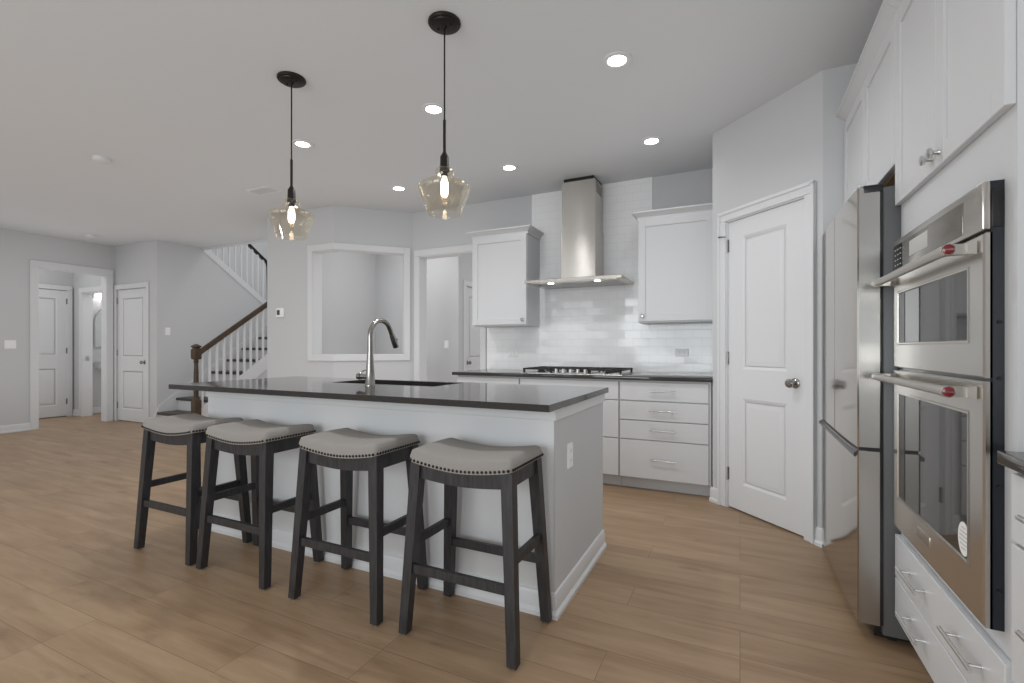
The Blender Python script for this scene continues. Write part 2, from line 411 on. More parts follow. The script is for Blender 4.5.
# back wall
bm = B(); box(bm, -3.483, -3.385, YW, YW + .12, 0, CEIL); box(bm, -2.565, 1.32, YW, YW + .12, 0, CEIL); box(bm, -3.385, -2.565, YW, YW + .12, 2.21, CEIL)
struct('wall_back', bm, M['wall'], 'grey kitchen wall behind the cooktop run')
bm = B()
for x0, x1 in ((-3.455, -3.385), (-2.565, -2.497)): box(bm, x0, x1, YW - .02, YW, 0, 2.21, .004)
box(bm, -3.455, -2.497, YW - .02, YW, 2.21, 2.285, .004)
box(bm, -3.395, -3.38, YW - .01, YW + .13, 0, 2.21); box(bm, -2.57, -2.555, YW - .01, YW + .13, 0, 2.21); box(bm, -3.385, -2.565, YW - .01, YW + .13, 2.2, 2.214)
struct('trim_5', bm, M['trim'], 'white casing of the doorway left of the wall cabinet')
bm = B(); box(bm, -1.957, -.738, YW - .009, YW, .914, CEIL - .001); box(bm, -2.49, -1.957, YW - .009, YW, .914, 1.40); box(bm, -.738, -.19, YW - .009, YW, .914, 1.40)
struct('wall_tile_backsplash', bm, M['tile'], 'white glossy subway tile behind cooktop and hood')
# rear hall
bm = B(); box(bm, -5.10, -3.6, 5.8, 5.92, 0, CEIL); struct('wall_hall_rear', bm, M['wall'], 'grey wall seen through the doorway and the pass-through')
bm = B(); box(bm, -3.72, -3.6, 5.92, 5.99, 0, CEIL); box(bm, -3.72, -3.6, 6.77, 8.1, 0, CEIL); box(bm, -3.72, -3.6, 5.99, 6.77, 2.05, CEIL); struct('wall_hall_side', bm, M['wall'], 'darker hall wall holding the rear hall door')
bm = B(); box(bm, -3.72, -1.4, 8.0, 8.12, 0, CEIL); struct('wall_hall_end', bm, M['wall'], 'end wall of the rear hall')
bm = B(); box(bm, -1.5, -1.38, 4.72, 8.0, 0, CEIL); struct('wall_hall_right', bm, M['wall'], 'right wall of the rear hall')
# pantry walls
LP = math.hypot(PB[0] - PA[0], PB[1] - PA[1]); AP = math.atan2(PB[1] - PA[1], PB[0] - PA[0])
DX0, DX1 = .145, .766                                                         # door opening along the pantry wall
bm = B(); box(bm, 0, DX0, 0, .115, 0, CEIL); box(bm, DX1, LP, 0, .115, 0, CEIL); box(bm, DX0, DX1, 0, .115, 2.045, CEIL)
struct('wall_pantry', bm, M['wall'], 'angled grey wall with the pantry door', loc=(PA[0], PA[1], 0), rz=AP)
bm = B(); box(bm, -.185, -.07, 3.87, YW, 0, CEIL); struct('wall_pantry_return', bm, M['wall'], 'short return wall at the end of the worktop')
bm = B(); box(bm, .43, 1.2, 3.25, 3.365, 0, CEIL); struct('wall_fridge_niche', bm, M['wall'], 'grey return wall behind the fridge side')
bm = B(); box(bm, 1.2, 1.32, -3.3, YW, 0, CEIL); struct('wall_right', bm, M['wall'], 'right kitchen wall behind the oven run')
bm = B(); pw = .069
box(bm, DX0 - pw, DX0, -.02, 0, 0, 2.045, .005); box(bm, DX1, DX1 + pw, -.02, 0, 0, 2.045, .005); box(bm, DX0 - pw, DX1 + pw, -.02, 0, 2.045, 2.115, .005)
box(bm, DX0 - pw, DX0 - pw + .022, -.028, -.01, 0, 2.112, .004); box(bm, DX1 + pw - .022, DX1 + pw, -.028, -.01, 0, 2.112, .004)
box(bm, DX0 - pw, DX1 + pw, -.028, -.01, 2.093, 2.117, .004)
box(bm, DX0 - .006, DX0 + .008, -.008, .12, 0, 2.045); box(bm, DX1 - .008, DX1 + .006, -.008, .12, 0, 2.045); box(bm, DX0, DX1, -.008, .12, 2.037, 2.05)
struct('trim_6', bm, M['trim'], 'white moulded casing of the pantry door', loc=(PA[0], PA[1], 0), rz=AP)
# rear wall with windows (behind the camera)
xs = [-8.8] + [v for w in WIN for v in w] + [1.32]
bm = B()
for i in range(0, len(xs), 2): box(bm, xs[i], xs[i + 1], -3.3, -3.18, 0, CEIL)
for a, b in WIN: box(bm, a, b, -3.3, -3.18, 0, .48); box(bm, a, b, -3.3, -3.18, 2.36, CEIL)
struct('wall_rear', bm, M['wall'], 'grey wall with large windows opposite the kitchen')
for i, (a, b) in enumerate(WIN):
    bm = B()
    for x0, x1, z0, z1 in ((a, a + .05, .48, 2.36), (b - .05, b, .48, 2.36), (a, b, .48, .53), (a, b, 2.31, 2.36), (a, b, 1.40, 1.44), ((a + b) / 2 - .03, (a + b) / 2 + .03, .48, 2.36)):
        box(bm, x0, x1, -3.27, -3.22, z0, z1)
    for x0, x1, z0, z1 in ((a - .08, a, .40, 2.44), (b, b + .08, .40, 2.44), (a - .08, b + .08, .40, .48), (a - .08, b + .08, 2.36, 2.44)): box(bm, x0, x1, -3.18, -3.16, z0, z1, .004)
    o = struct('window_%d' % (i + 1), bm, M['trim'], 'white framed window in the rear wall')
    bm = B(); box(bm, a + .05, b - .05, -3.248, -3.242, .53, 2.31); obj('pane', bm, M['pane'], o)


# baseboards
def baseboard(bm, x0, x1, y, d=1):
    """board on a face whose room side is -y*d"""
    prof = [(y, 0), (y - .022 * d, 0), (y - .022 * d, .018), (y - .013 * d, .03), (y - .013 * d, .085), (y - .007 * d, .10), (y, .104)]
    prism(bm, prof, x0, x1)


def bb(name, label, x0, x1, loc, rz):
    bm = B(); baseboard(bm, x0, x1, 0); return struct(name, bm, M['trim'], label, 30, loc, rz)


bb('baseboard_left', 'white baseboard along the far left wall', 0, 6.425, (LX, -3.3, 0), R(90))
bb('baseboard_closet', 'white baseboard right of the closet door', 0, .18, (-7.96, 4.13, 0), 0)
bb('baseboard_hall', 'white baseboard in the small hall', 2.475, 2.53, (-10.2, 1.6, 0), R(90))
bb('baseboard_hall_north', 'white baseboard beside the powder room doorway', 0, .24, (-10.2, 4.13, 0), 0)
bb('baseboard_powder_room', 'white baseboard below the powder room sink', 0, 1.45, (-10.2, 4.25, 0), R(90))
bb('baseboard_pantry', 'white baseboard stub left of the pantry door', -.012, DX0 - pw, (PA[0], PA[1], 0), AP)
bb('baseboard_pantry_right', 'white baseboard stub right of the pantry door', DX1 + pw, LP + .012, (PA[0], PA[1], 0), AP)
bb('baseboard_pass_through', 'white baseboard under the pass-through', 0, 1.09, (-5.19, 3.98, 0), 0)
bb('baseboard_angled', 'white baseboard on the angled wall', 0, L45, (C1[0], C1[1], 0), A45)
bb('baseboard_hall_rear', 'white baseboard of the rear hall wall', 0, 1.5, (-5.1, 5.8, 0), 0)


# doors -------------------------------------------------------------
def knob_bm(x, z, r=.027):
    bm = B(); lathe(bm, [(.0, .0), (.031, -.001), (.031, -.006), (.027, -.01), (.011, -.013), (.010, -.03), (.019, -.036), (r, -.046), (r, -.056), (.021, -.064), (.008, -.068), (0, -.068)], 28, (x, 0, z), 'y', False)
    return bm


def panel_door(name, label, loc, rz, w, h, knob='r', hinges=True, hingeside='l', knob_z=.925, y=0.0, splits=((.19, .79), (.99, 1.91))):
    """two-panel moulded door; local x = 0..w, front face looks to -y, slab sits at y .. y+.035"""
    t = bpy.data.objects.new(name, None); C.objects.link(t); t.location = loc; t.rotation_euler = (0, 0, rz); t['kind'] = 'structure'; t['label'] = label
    bm = B(); k = h / 2.03; st = .125 if w > .6 else .11; e = .009
    zs = [(a * k, b * k) for a, b in splits]
    box(bm, 0, w, y + e, y + .035, .012, h)
    box(bm, 0, st, y, y + e + .001, .012, h); box(bm, w - st, w, y, y + e + .001, .012, h)
    z = .012
    for a, b in zs + [(h, h)]:
        box(bm, st, w - st, y, y + e + .001, z, a)
        z = b
    for a, b in zs:    # sloping sticking + raised field
        r0 = [(st, y, a), (w - st, y, a), (w - st, y, b), (st, y, b)]
        def ins(d, yy): return [(st + d, yy, a + d), (w - st - d, yy, a + d), (w - st - d, yy, b - d), (st + d, yy, b - d)]
        loft(bm, [r0, ins(.020, y + e), ins(.026, y + e), ins(.056, y + .0005), ins(.058, y + .0005)], False)
        q = ins(.058, y + .0005); bm.faces.new([bm.verts.new(p) for p in q])
    obj('door_leaf', bm, M['trim'], t, 20)
    kx = w - .065 if knob == 'r' else .065
    o = obj('door_knob', knob_bm(kx, knob_z), M['nickel'], t); o.location = (0, y, 0)
    if hinges:
        hx = -.004 if hingeside == 'l' else w + .004
        for hz in (.2, 1.02, 1.82):
            bm = B(); box(bm, hx - .012, hx + .012, y - .003, y + .004, hz * k, hz * k + .09); lathe(bm, [(.0065, 0), (.0065, .095)], 12, (hx, y - .006, hz * k - .003)); obj('hinge', bm, M['nickel'], t)
    return t


d1 = panel_door('door_1', 'white two-panel pantry door with round nickel knob', (PA[0], PA[1], 0), AP, DX1 - DX0 - .016, 2.035, y=.004)
for ch in d1.children: ch.location.x += DX0 + .008
bm = B(); tube(bm, [(DX0 - .001, -.004, 1.935), (DX0 - .006, -.035, 1.935), (DX0 - .03, -.055, 1.935)], [.004, .004, .007], 8); obj('door_stop', bm, M['nickel'], d1)
d2 = panel_door('door_2', 'narrow white closet door beside the stairs', (-8.845, 4.13, 0), 0, .815, 2.045, y=.012)
bm = B(); box(bm, -8.9, -8.85, 4.11, 4.13, 0, 2.055, .004); box(bm, -8.025, -7.96, 4.11, 4.13, 0, 2.055, .004); box(bm, -8.9, -7.96, 4.11, 4.13, 2.055, 2.13, .004)
struct('trim_7', bm, M['trim'], 'white casing of the narrow closet door')
d3 = panel_door('door_3', 'white door at the end of the small hall', (-10.165, 3.265, 0), R(90), .765, 2.09, knob='l', hingeside='r', y=0)
bm = B(); box(bm, -10.2, -10.155, 4.03, 4.105, 0, 2.10, .004); box(bm, -10.2, -10.155, 3.19, 3.265, 0, 2.10, .004); box(bm, -10.2, -10.155, 3.19, 4.105, 2.10, 2.175, .004)
struct('trim_8', bm, M['trim'], 'white casing of the hall door')
d4 = panel_door('door_4', 'white rear hall door seen past the wall cabinet', (-3.62, 6.0, 0), R(90), .76, 2.035, knob='l', hinges=False, y=-.002)
bm = B(); box(bm, -3.6, -3.58, 5.925, 5.995, 0, 2.045, .004); box(bm, -3.6, -3.58, 6.765, 6.835, 0, 2.045, .004); box(bm, -3.6, -3.58, 5.925, 6.835, 2.045, 2.12, .004)
struct('trim_9', bm, M['trim'], 'white casing of the rear hall door')


# ================================================================== CABINETRY
# every cabinet: local x to the right when facing it, front towards -y, z up, origin at the left front foot of the case
def shaker(bm, x0, x1, z0, z1, y=-.02, rail=.06, th=.02):
    e = .008
    box(bm, x0 + .002, x1 - .002, y + e, y + th, z0 + .002, z1 - .002)
    box(bm, x0, x0 + rail, y, y + th, z0, z1, .0015, 1); box(bm, x1 - rail, x1, y, y + th, z0, z1, .0015, 1)
    box(bm, x0 + rail, x1 - rail, y, y + th - .001, z0, z0 + rail, .0015, 1); box(bm, x0 + rail, x1 - rail, y, y + th - .001, z1 - rail, z1, .0015, 1)


def bar_pull(x0, x1, z, y=-.02):
    bm = B(); yy = y - .03
    tube(bm, [(x0, yy, z), (x1, yy, z)], .0055, 12)
    for x in (x0 + .03, x1 - .03): tube(bm, [(x, yy, z), (x, y + .001, z)], .0045, 10)
    return bm


def cab_knob(x, z, y=-.02):
    bm = B(); lathe(bm, [(.008, .001), (.006, -.004), (.0055, -.014), (.0145, -.020), (.0155, -.025), (.012, -.029), (0, -.030)], 24, (x, y, z), 'y', False)
    return bm


def drawer(parent, x0, x1, z0, z1, pulls=(.5,), pl=.2):
    bm = B(); box(bm, x0, x1, -.02, 0, z0, z1, .002, 1); o = obj('drawer', bm, M['cab'], parent)
    for f in pulls:
        c = x0 + (x1 - x0) * f
        obj('drawer_pull', bar_pull(c - pl / 2, c + pl / 2, (z0 + z1) / 2 + .005), M['chrome'], o)
    return o


def base_cabinet(label, loc, rz, w, rows, depth=.61, group=None):
    t = thing('base_cabinet', label, 'cabinet', loc, rz, group)
    bm = B(); box(bm, 0, w, 0, depth, .10, .884); box(bm, 0, w, .075, depth, 0, .10); obj('cabinet_body', bm, M['cab'], t)
    for x0, x1, z0, z1, pulls in rows: drawer(t, x0, x1, z0, z1, pulls, .2)
    return t


YF = 3.905                                    # front of the back-run cases (drawer faces at 3.885)
g = 'base cabinets under the cooktop worktop'
base_cabinet('white drawer base cabinet beside the pantry door, stack of four drawers', (-.885, YF, 0), 0, .69,
             [(.006, .672, .722, .868, (.5,)), (.006, .672, .567, .714, (.5,)), (.006, .672, .413, .559, (.5,)), (.006, .672, .105, .405, (.5,))], .69, g)
base_cabinet('white base cabinet under the gas cooktop, three wide drawers', (-1.775, YF, 0), 0, .888,
             [(.006, .882, .722, .868, ()), (.006, .882, .413, .714, (.27, .73)), (.006, .882, .105, .405, (.27, .73))], .69, g)
base_cabinet('white base cabinet at the doorway end of the cooktop run', (-2.435, YF, 0), 0, .658,
             [(.006, .652, .722, .868, (.5,)), (.006, .652, .413, .714, (.5,)), (.006, .652, .105, .405, (.5,))], .69, g)
bm = B(); box(bm, -2.465, -.187, 3.852, YW - .0095, .885, .914, .003); tag(obj('worktop', bm, M['counter']), 'dark stone worktop under the gas cooktop on the back wall', 'countertop')


def crown(bm, x0, x1, y0, y1, z, left=True, right=True, h=.06, out=.05):
    prof = [(0, 0), (.008, 0), (.010, .35), (.022, .5), (.04, .75), (out - .004, .8), (out, .82), (out, 1), (0, 1)]
    rs = []
    for o_, f in prof: rs.append(rect(x0 - (o_ if left else 0), x1 + (o_ if right else 0), y0 - o_, y1, z + f * h))
    loft(bm, rs)


def upper_cabinet(label, x0, x1, knob_x, left=True, right=True):
    t = thing('wall_cabinet', label, 'cabinet', (x0, 4.27, 1.36), 0, 'wall cabinets beside the hood')
    w = x1 - x0
    bm = B(); box(bm, 0, w, 0, YW - .0095 - 4.27, 0, .905); obj('cabinet_body', bm, M['cab'], t)
    bm = B(); crown(bm, 0, w, 0, YW - .0095 - 4.27, .895, left, right, .068); obj('crown_moulding', bm, M['cab'], t)
    bm = B(); shaker(bm, .003, w - .003, .012, .893); d = obj('cabinet_door', bm, M['cab'], t)
    obj('door_knob', cab_knob(knob_x - x0, .045 + .012), M['nickel'], d)
    return t


upper_cabinet('white wall cabinet left of the range hood, next to the doorway', -2.475, -1.868, -1.908)
upper_cabinet('white wall cabinet right of the range hood, next to the pantry', -.805, -.19, -.765, True, False)

# ---------------- right run, local frame rotated: x -> world -y, front -> world -x
RZ = R(-90); XF = .548
YN, YT = 1.421, 2.257                          # oven tower
t = thing('oven_cabinet', 'tall white cabinet holding the double oven', 'cabinet', (XF, YT, 0), RZ)
w = YT - YN; dp = 1.194 - XF
ox0, ox1 = YT - 2.197, YT - 1.477              # oven opening in local x
bm = B()
box(bm, 0, .018, 0, dp, .10, 2.40); box(bm, w - .018, w, 0, dp, .10, 2.40); box(bm, .018, w - .018, dp - .02, dp, .10, 2.40)
box(bm, .018, w - .018, 0, dp, .475, .49); box(bm, .018, w - .018, 0, dp, 1.53, 1.66); box(bm, 0, w, .07, dp, 0, .125)
box(bm, .018, w - .018, .02, dp - .02, .10, .475); box(bm, .018, w - .018, .02, dp - .02, 1.66, 2.40)
box(bm, .018, ox0 + .012, 0, .02, .49, 1.53); box(bm, ox1 - .004, w - .018, 0, .02, .49, 1.53)
box(bm, .018, w - .018, 0, .02, 1.66, 2.40); box(bm, .018, w - .018, 0, .02, .125, .475)
obj('cabinet_body', bm, M['cab'], t)
bm = B(); crown(bm, 0, w, 0, dp, 2.398, False, True, .066, .055); obj('crown_moulding', bm, M['cab'], t)
for x0, x1, kx in ((.003, w / 2 - .002, w / 2 - .03), (w / 2 + .002, w - .003, w / 2 + .03)):
    bm = B(); shaker(bm, x0, x1, 1.677, 2.395, rail=.062); d = obj('cabinet_door', bm, M['cab'], t); obj('door_knob', cab_knob(kx, 1.715), M['chrome'], d)
drawer(t, .003, w - .003, .283, .440, (.30, .78), .2); drawer(t, .003, w - .003, .130, .278, (.30, .78), .2)

# cabinet above the fridge
t = thing('wall_cabinet', 'white two-door wall cabinet above the stainless fridge', 'cabinet', (XF, 3.245, 0), RZ, None)
wf = 3.245 - YT - .002
bm = B(); box(bm, 0, wf, 0, dp, 1.842, 2.40); obj('cabinet_body', bm, M['cab'], t)
bm = B(); box(bm, .02, wf - .02, .01, dp - .02, 1.836, 1.8425); obj('underside', bm, M['cabin'], t)
bm = B(); crown(bm, 0, wf, 0, dp, 2.398, False, False, .066, .055); obj('crown_moulding', bm, M['cab'], t)
for x0, x1, kx in ((.003, wf / 2 - .002, wf / 2 - .03), (wf / 2 + .002, wf - .003, wf / 2 + .03)):
    bm = B(); shaker(bm, x0, x1, 1.837, 2.395, rail=.055); d = obj('cabinet_door', bm, M['cab'], t); obj('door_knob', cab_knob(kx, 1.89), M['chrome'], d)

# near base cabinet and worktop at the right edge of the picture
t = base_cabinet('white drawer base cabinet nearest the camera, right of the double oven', (.555, 1.419, 0), RZ, 1.9,
                 [(.004, .46, .722, .868, (.46,)), (.004, .46, .413, .714, (.46,)), (.004, .46, .105, .405, (.46,)),
                  (.466, 1.16, .722, .868, (.5,)), (.466, 1.16, .413, .714, (.5,)), (.466, 1.16, .105, .405, (.5,)), (1.166, 1.896, .105, .868, ())], .639)
bm = B(); box(bm, .513, 1.195, -.46, 1.419, .885, .914, .003); tag(obj('worktop', bm, M['counter']), 'dark stone worktop at the right edge beside the double oven', 'countertop')

# ---------------- double wall oven
OXF = .515
t = thing('double_oven', 'stainless double wall oven with red badges on both handles', 'oven', (OXF, 2.197, .49), RZ)
ow = .72
H = lambda z: z - .49
bm = B(); box(bm, .0, ow, .008, .034, H(.489), H(1.527)); box(bm, .026, ow - .012, .034, .55, H(.495), H(1.522)); obj('oven_case', bm, M['blackgloss'], t)
bm = B(); box(bm, ow - .001, ow + .003, .010, .030, H(1.42), H(1.505), .001); obj('vent_grille', bm, M['black'], t)
for z in (.58, .82, 1.07, 1.20):
    bm = B(); lathe(bm, [(.004, -.002), (.004, .004)], 10, (ow, .024, H(z)), 'x'); obj('side_screw', bm, M['bronze'], t)
bm = B(); box(bm, 0, ow, -.006, .012, H(1.415), H(1.527), .003); cp = obj('control_panel', bm, M['steel'], t)
bm = B(); box(bm, .012, .115, -.0075, -.004, H(1.425), H(1.508), .001); k = obj('keypad', bm, M['keypad'], cp)
bm = B()
for i in range(3):
    for j in range(4): box(bm, .03 + i * .03, .044 + i * .03, -.0082, -.007, H(1.435) + j * .018, H(1.4385) + j * .018)
obj('key_print', bm, M['keyprint'], cp)
bm = B(); box(bm, .117, ow - .105, -.0075, -.004, H(1.425), H(1.508), .001); obj('panel_glass', bm, M['panelglass'], cp)
bm = B(); box(bm, .195, .365, -.0085, -.006, H(1.444), H(1.494), .001); obj('display', bm, M['display'], cp)


def oven_door(z0, z1, wz0, wz1, hz, name):
    bm = B(); e = .052
    # frame of the door around the window
    x0, x1 = 0, ow
    wx0, wx1 = .045, ow - .075
    def outer(y, d=0): return [(x0 + d, y, z0 + d), (x1 - d, y, z0 + d), (x1 - d, y, z1 - d), (x0 + d, y, z1 - d)]
    def inner(y, d=0): return [(wx0 + d, y, wz0 + d), (wx1 - d, y, wz0 + d), (wx1 - d, y, wz1 - d), (wx0 + d, y, wz1 - d)]
    loft(bm, [outer(.012), outer(.0), outer(-.004, .004), inner(-.004), inner(-.006, .004), inner(-.006, .008), inner(.002, .012), inner(.002, .02)], False)
    bm.faces.new([bm.verts.new(p) for p in outer(.012)])
    d = obj(name, bm, M['steel'], t, 25)
    bm = B(); box(bm, wx0 + .010, wx1 - .010, -.001, .004, wz0 + .010, wz1 - .010); obj('oven_window', bm, M['ovenglass'], d)
    bm = B(); box(bm, wx0 + .012, wx0 + .075, -.0022, 0, wz0 + .012, wz1 - .012); obj('window_border', bm, M['black'], d)
    bm = B(); ya = -.055; xa, xb = -.009, .679
    tube(bm, [(xa, ya, hz), (xb - .004, ya, hz)], .0125, 24)
    tube(bm, [(xa - .004, ya, hz), (xa + .012, ya, hz)], .0140, 24); tube(bm, [(xb - .035, ya, hz), (xb, ya, hz)], .0140, 24)
    for x0, x1 in ((xa + .006, xa + .032), (xb - .030, xb - .003)):
        loft(bm, [[(x0, ya, hz - .0125), (x1, ya, hz - .0125), (x1, ya, hz + .0125), (x0, ya, hz + .0125)],
                  [(x0, -.018, hz - .0125), (x1, -.018, hz - .0125), (x1, -.018, hz + .0125), (x0, -.018, hz + .0125)],
                  [(x0 - .004, -.003, hz - .016), (x1 + .012, -.003, hz - .016), (x1 + .012, -.003, hz + .016), (x0 - .004, -.003, hz + .016)]])
    h = obj('oven_handle', bm, M['handlesteel'], d)
    # red medallion on the end of the handle
    bc = (xb, ya, hz)
    bm = B(); lathe(bm, [(.0, .003), (.0130, .003), (.0145, .0015), (.0145, -.004)], 32, bc, 'x', False); b = obj('handle_badge', bm, M['badgesteel'], t)
    bm = B(); lathe(bm, [(.0, .0048), (.0108, .0045), (.0124, .0034), (.0124, .001)], 32, bc, 'x', False); obj('red_medallion', bm, M['red'], b)
    cu = bpy.data.curves.new('lettering', 'FONT'); cu.body = 'KitchenAid'; cu.size = .0052; cu.extrude = .0002; cu.align_x = 'CENTER'; cu.align_y = 'CENTER'; cu.materials.append(M['badgesteel'])
    tmp = bpy.data.objects.new('lettering', cu); me = bpy.data.meshes.new_from_object(tmp); bpy.data.objects.remove(tmp)
    lo = bpy.data.objects.new('lettering', me); C.objects.link(lo); lo.parent = b; lo.location = (bc[0] + .0050, bc[1], bc[2]); lo.rotation_euler = (R(90), 0, R(90))
    return d


oven_door(H(1.070), H(1.408), H(1.150), H(1.343), H(1.381), 'upper_oven_door')
ld = oven_door(H(.490), H(1.062), H(.598), H(.985), H(1.033), 'lower_oven_door')
bm = B(); box(bm, .265, .375, -.0062, -.003, H(.545), H(.574), .001); p_ = obj('name_plate', bm, M['handlesteel'], ld)
bm = B()
prev = None
loft(bm, [[(ow - .115 + .034 * math.cos(a), yy, H(.655) + .043 * math.sin(a)) for a in [2 * PI * i / 32 for i in range(32)]] for yy in (-.0016, -.0024)])
st_ = obj('round_sticker', bm, M['sticker'], ld)
bm = B()
for i, q in enumerate((.012, .022, .024, .024, .020, .013)): box(bm, ow - .115 - q, ow - .115 + q, -.0028, -.0022, H(.655) + .026 - i * .0105, H(.655) + .0295 - i * .0105)
obj('sticker_print', bm, M['print'], ld)

# ---------------- fridge
FY0, FY1 = 2.28, 3.195; FX = .416
t = thing('refrigerator', 'stainless french-door fridge with bottom freezer beside the pantry', 'refrigerator', (FX, FY1, 0), RZ)
fw = FY1 - FY0
bm = B(); box(bm, .004, fw - .004, .082, .76, .03, 1.762, .004); obj('fridge_case', bm, M['fridgeside'], t)
bm = B(); box(bm, .03, fw - .03, .06, .7, .012, .06); obj('kick_grille', bm, M['black'], t)
for x in (.06, fw - .06):
    bm = B(); lathe(bm, [(.02, 0), (.022, .006), (.012, .012), (.012, .03)], 16, (x, .12, 0)); obj('levelling_foot', bm, M['rubber'], t)
    bm = B(); lathe(bm, [(.02, 0), (.022, .006), (.012, .012), (.012, .03)], 16, (x, .66, 0)); obj('levelling_foot', bm, M['rubber'], t)


def bowed(bm, x0, x1, z0, z1, bow0, bow1, th=.072, n=10, r=.012):
    """door slab whose front bulges slightly along x; bow measured over the whole fridge width"""
    def f(x):
        u = (x / fw) * 2 - 1
        return -.016 + .006 * abs(u) ** 4
    pts = []
    for i in range(n + 1):
        x = x0 + (x1 - x0) * i / n; pts.append((x, f(x) + .010))
    a, b = pts[0], pts[-1]
    poly = [(x0, th), (x0, a[1] + r * .5)] + [(a[0] + r * .3, a[1])] + pts[1:-1] + [(b[0] - r * .3, b[1])] + [(x1, b[1] + r * .5), (x1, th)]
    prism(bm, poly, z0, z1, 'z')


for i, (x0, x1) in enumerate(((0, fw / 2 - .002), (fw / 2 + .002, fw))):
    bm = B(); bowed(bm, x0, x1, .752, 1.765, 0, 0); d = obj('fridge_door', bm, M['fridge'], t, 25)
    bm = B(); xe = x1 if i else x0; box(bm, xe - .0008, xe + .0008, .006, .0715, .753, 1.7645); obj('door_edge', bm, M['fridgeedge'], d)
bm = B(); bowed(bm, 0, fw, .065, .738, 0, 0); fd = obj('freezer_drawer', bm, M['fridge'], t, 25)
bm = B(); box(bm, fw - .0008, fw + .0008, .006, .0715, .066, .7375); obj('drawer_edge', bm, M['fridgeedge'], fd)
bm = B(); box(bm, .004, fw - .004, .006, .072, .7365, .7535); obj('recessed_grip', bm, M['black'], t)
bm = B(); prism(bm, [(-.006, .712), (-.012, .716), (-.012, .728), (.004, .7405), (.03, .7405), (.03, .735), (.006, .732)], .004, fw - .002); obj('freezer_handle', bm, M['darksteel'], fd)
bm = B(); box(bm, .0, fw, .073, .082, .07, 1.74); obj('door_gasket', bm, M['black'], t)
for x0, x1 in ((-.002, .05), (fw - .05, fw + .002)):
    bm = B(); box(bm, x0, x1, .018, .082, 1.742, 1.774, .005); obj('hinge_cover', bm, M['black'], t)

# ================================================================== RANGE HOOD, COOKTOP
t = thing('range_hood', 'stainless chimney range hood on the tiled wall', 'range hood', (-1.362, YW - .0095, 0))
yb = -.0005
HF = -.515
bm = B()
loft(bm, [rect(-.452, .452, HF, yb, 1.742), rect(-.452, .452, HF, yb, 1.765), rect(-.44, .44, HF + .012, yb, 1.770)]); obj('hood_canopy', bm, M['steel'], t)
bm = B(); box(bm, -.40, .40, HF + .04, -.05, 1.738, 1.7425); obj('filter_frame', bm, M['steel'], t)
for i in range(3):
    bm = B(); box(bm, -.385 + i * .258, -.132 + i * .258, HF + .13, -.07, 1.735, 1.7385, .001); obj('grease_filter', bm, M['filter'], t)
for x in (-.22, .22):
    bm = B(); lathe(bm, [(0, 1.734), (.026, 1.734), (.03, 1.738)], 24, (x, HF + .085, 0), cap=False); obj('hood_lamp', bm, M['hoodlamp'], t)
bm = B(); loft(bm, [[(-.165, -.30, 1.769), (.165, -.30, 1.769), (.165, yb, 1.769), (-.165, yb, 1.769)], [(-.165, -.30, 2.26), (.165, -.30, 2.26), (.165, yb, 2.26), (-.165, yb, 2.26)]]); obj('lower_chimney', bm, M['hoodsteel'], t)
bm = B(); box(bm, -.160, .160, -.295, yb, 2.255, 2.70); uc = obj('upper_chimney', bm, M['hoodsteel'], t)
bm = B(); box(bm, -.145, .145, -.28, yb, 2.70, CEIL - .001); obj('chimney_gap', bm, M['black'], t)
bm = B()
for i in range(6): box(bm, .1595, .1612, -.24, -.06, 2.59 + i * .016, 2.597 + i * .016)
obj('vent_slots', bm, M['black'], uc)

t = thing('gas_cooktop', 'black and steel gas cooktop with five front knobs on the back worktop', 'cooktop', (-1.325, 4.16, .914))
bm = B(); loft(bm, [rect(-.455, .455, -.245, .265, .0005), rect(-.455, .455, -.245, .265, .006), rect(-.445, .445, -.235, .255, .010)]); obj('cooktop_plate', bm, M['steel'], t)
for x, y, r in ((-.31, .13, .038), (-.31, -.1, .032), (0, .06, .05), (.31, .13, .038), (.31, -.1, .032)):
    bm = B(); lathe(bm, [(r * 1.25, .010), (r * 1.2, .016), (r, .018), (r * .95, .026), (r * .6, .029), (0, .029)], 28, (x, y, 0), cap=False); obj('burner', bm, M['iron'], t)
for gx0, gx1 in ((-.445, -.165), (-.15, .15), (.165, .445)):
    bm = B(); zz = .033
    yg0 = -.215 if gx0 != -.15 else -.135
    for x in (gx0 + .007, (gx0 + gx1) / 2, gx1 - .007): box(bm, x - .006, x + .006, yg0, .245, zz, zz + .014, .002, 1)
    for y in (yg0 + .006, (.245 + yg0) / 2, .239): box(bm, gx0, gx1, y - .006, y + .006, zz + .0005, zz + .0135, .002, 1)
    for x in (gx0 + .01, gx1 - .01):
        for y in (yg0 + .01, .235): box(bm, x - .008, x + .008, y - .008, y + .008, .009, zz + .002)
    obj('grate', bm, M['iron'], t)
for i in range(5):
    bm = B(); lathe(bm, [(.022, .010), (.022, .014), (.017, .017), (.015, .040), (.012, .043), (0, .043)], 24, (-.135 + i * .066, -.19, 0), cap=False); obj('control_knob', bm, M['chrome'], t)

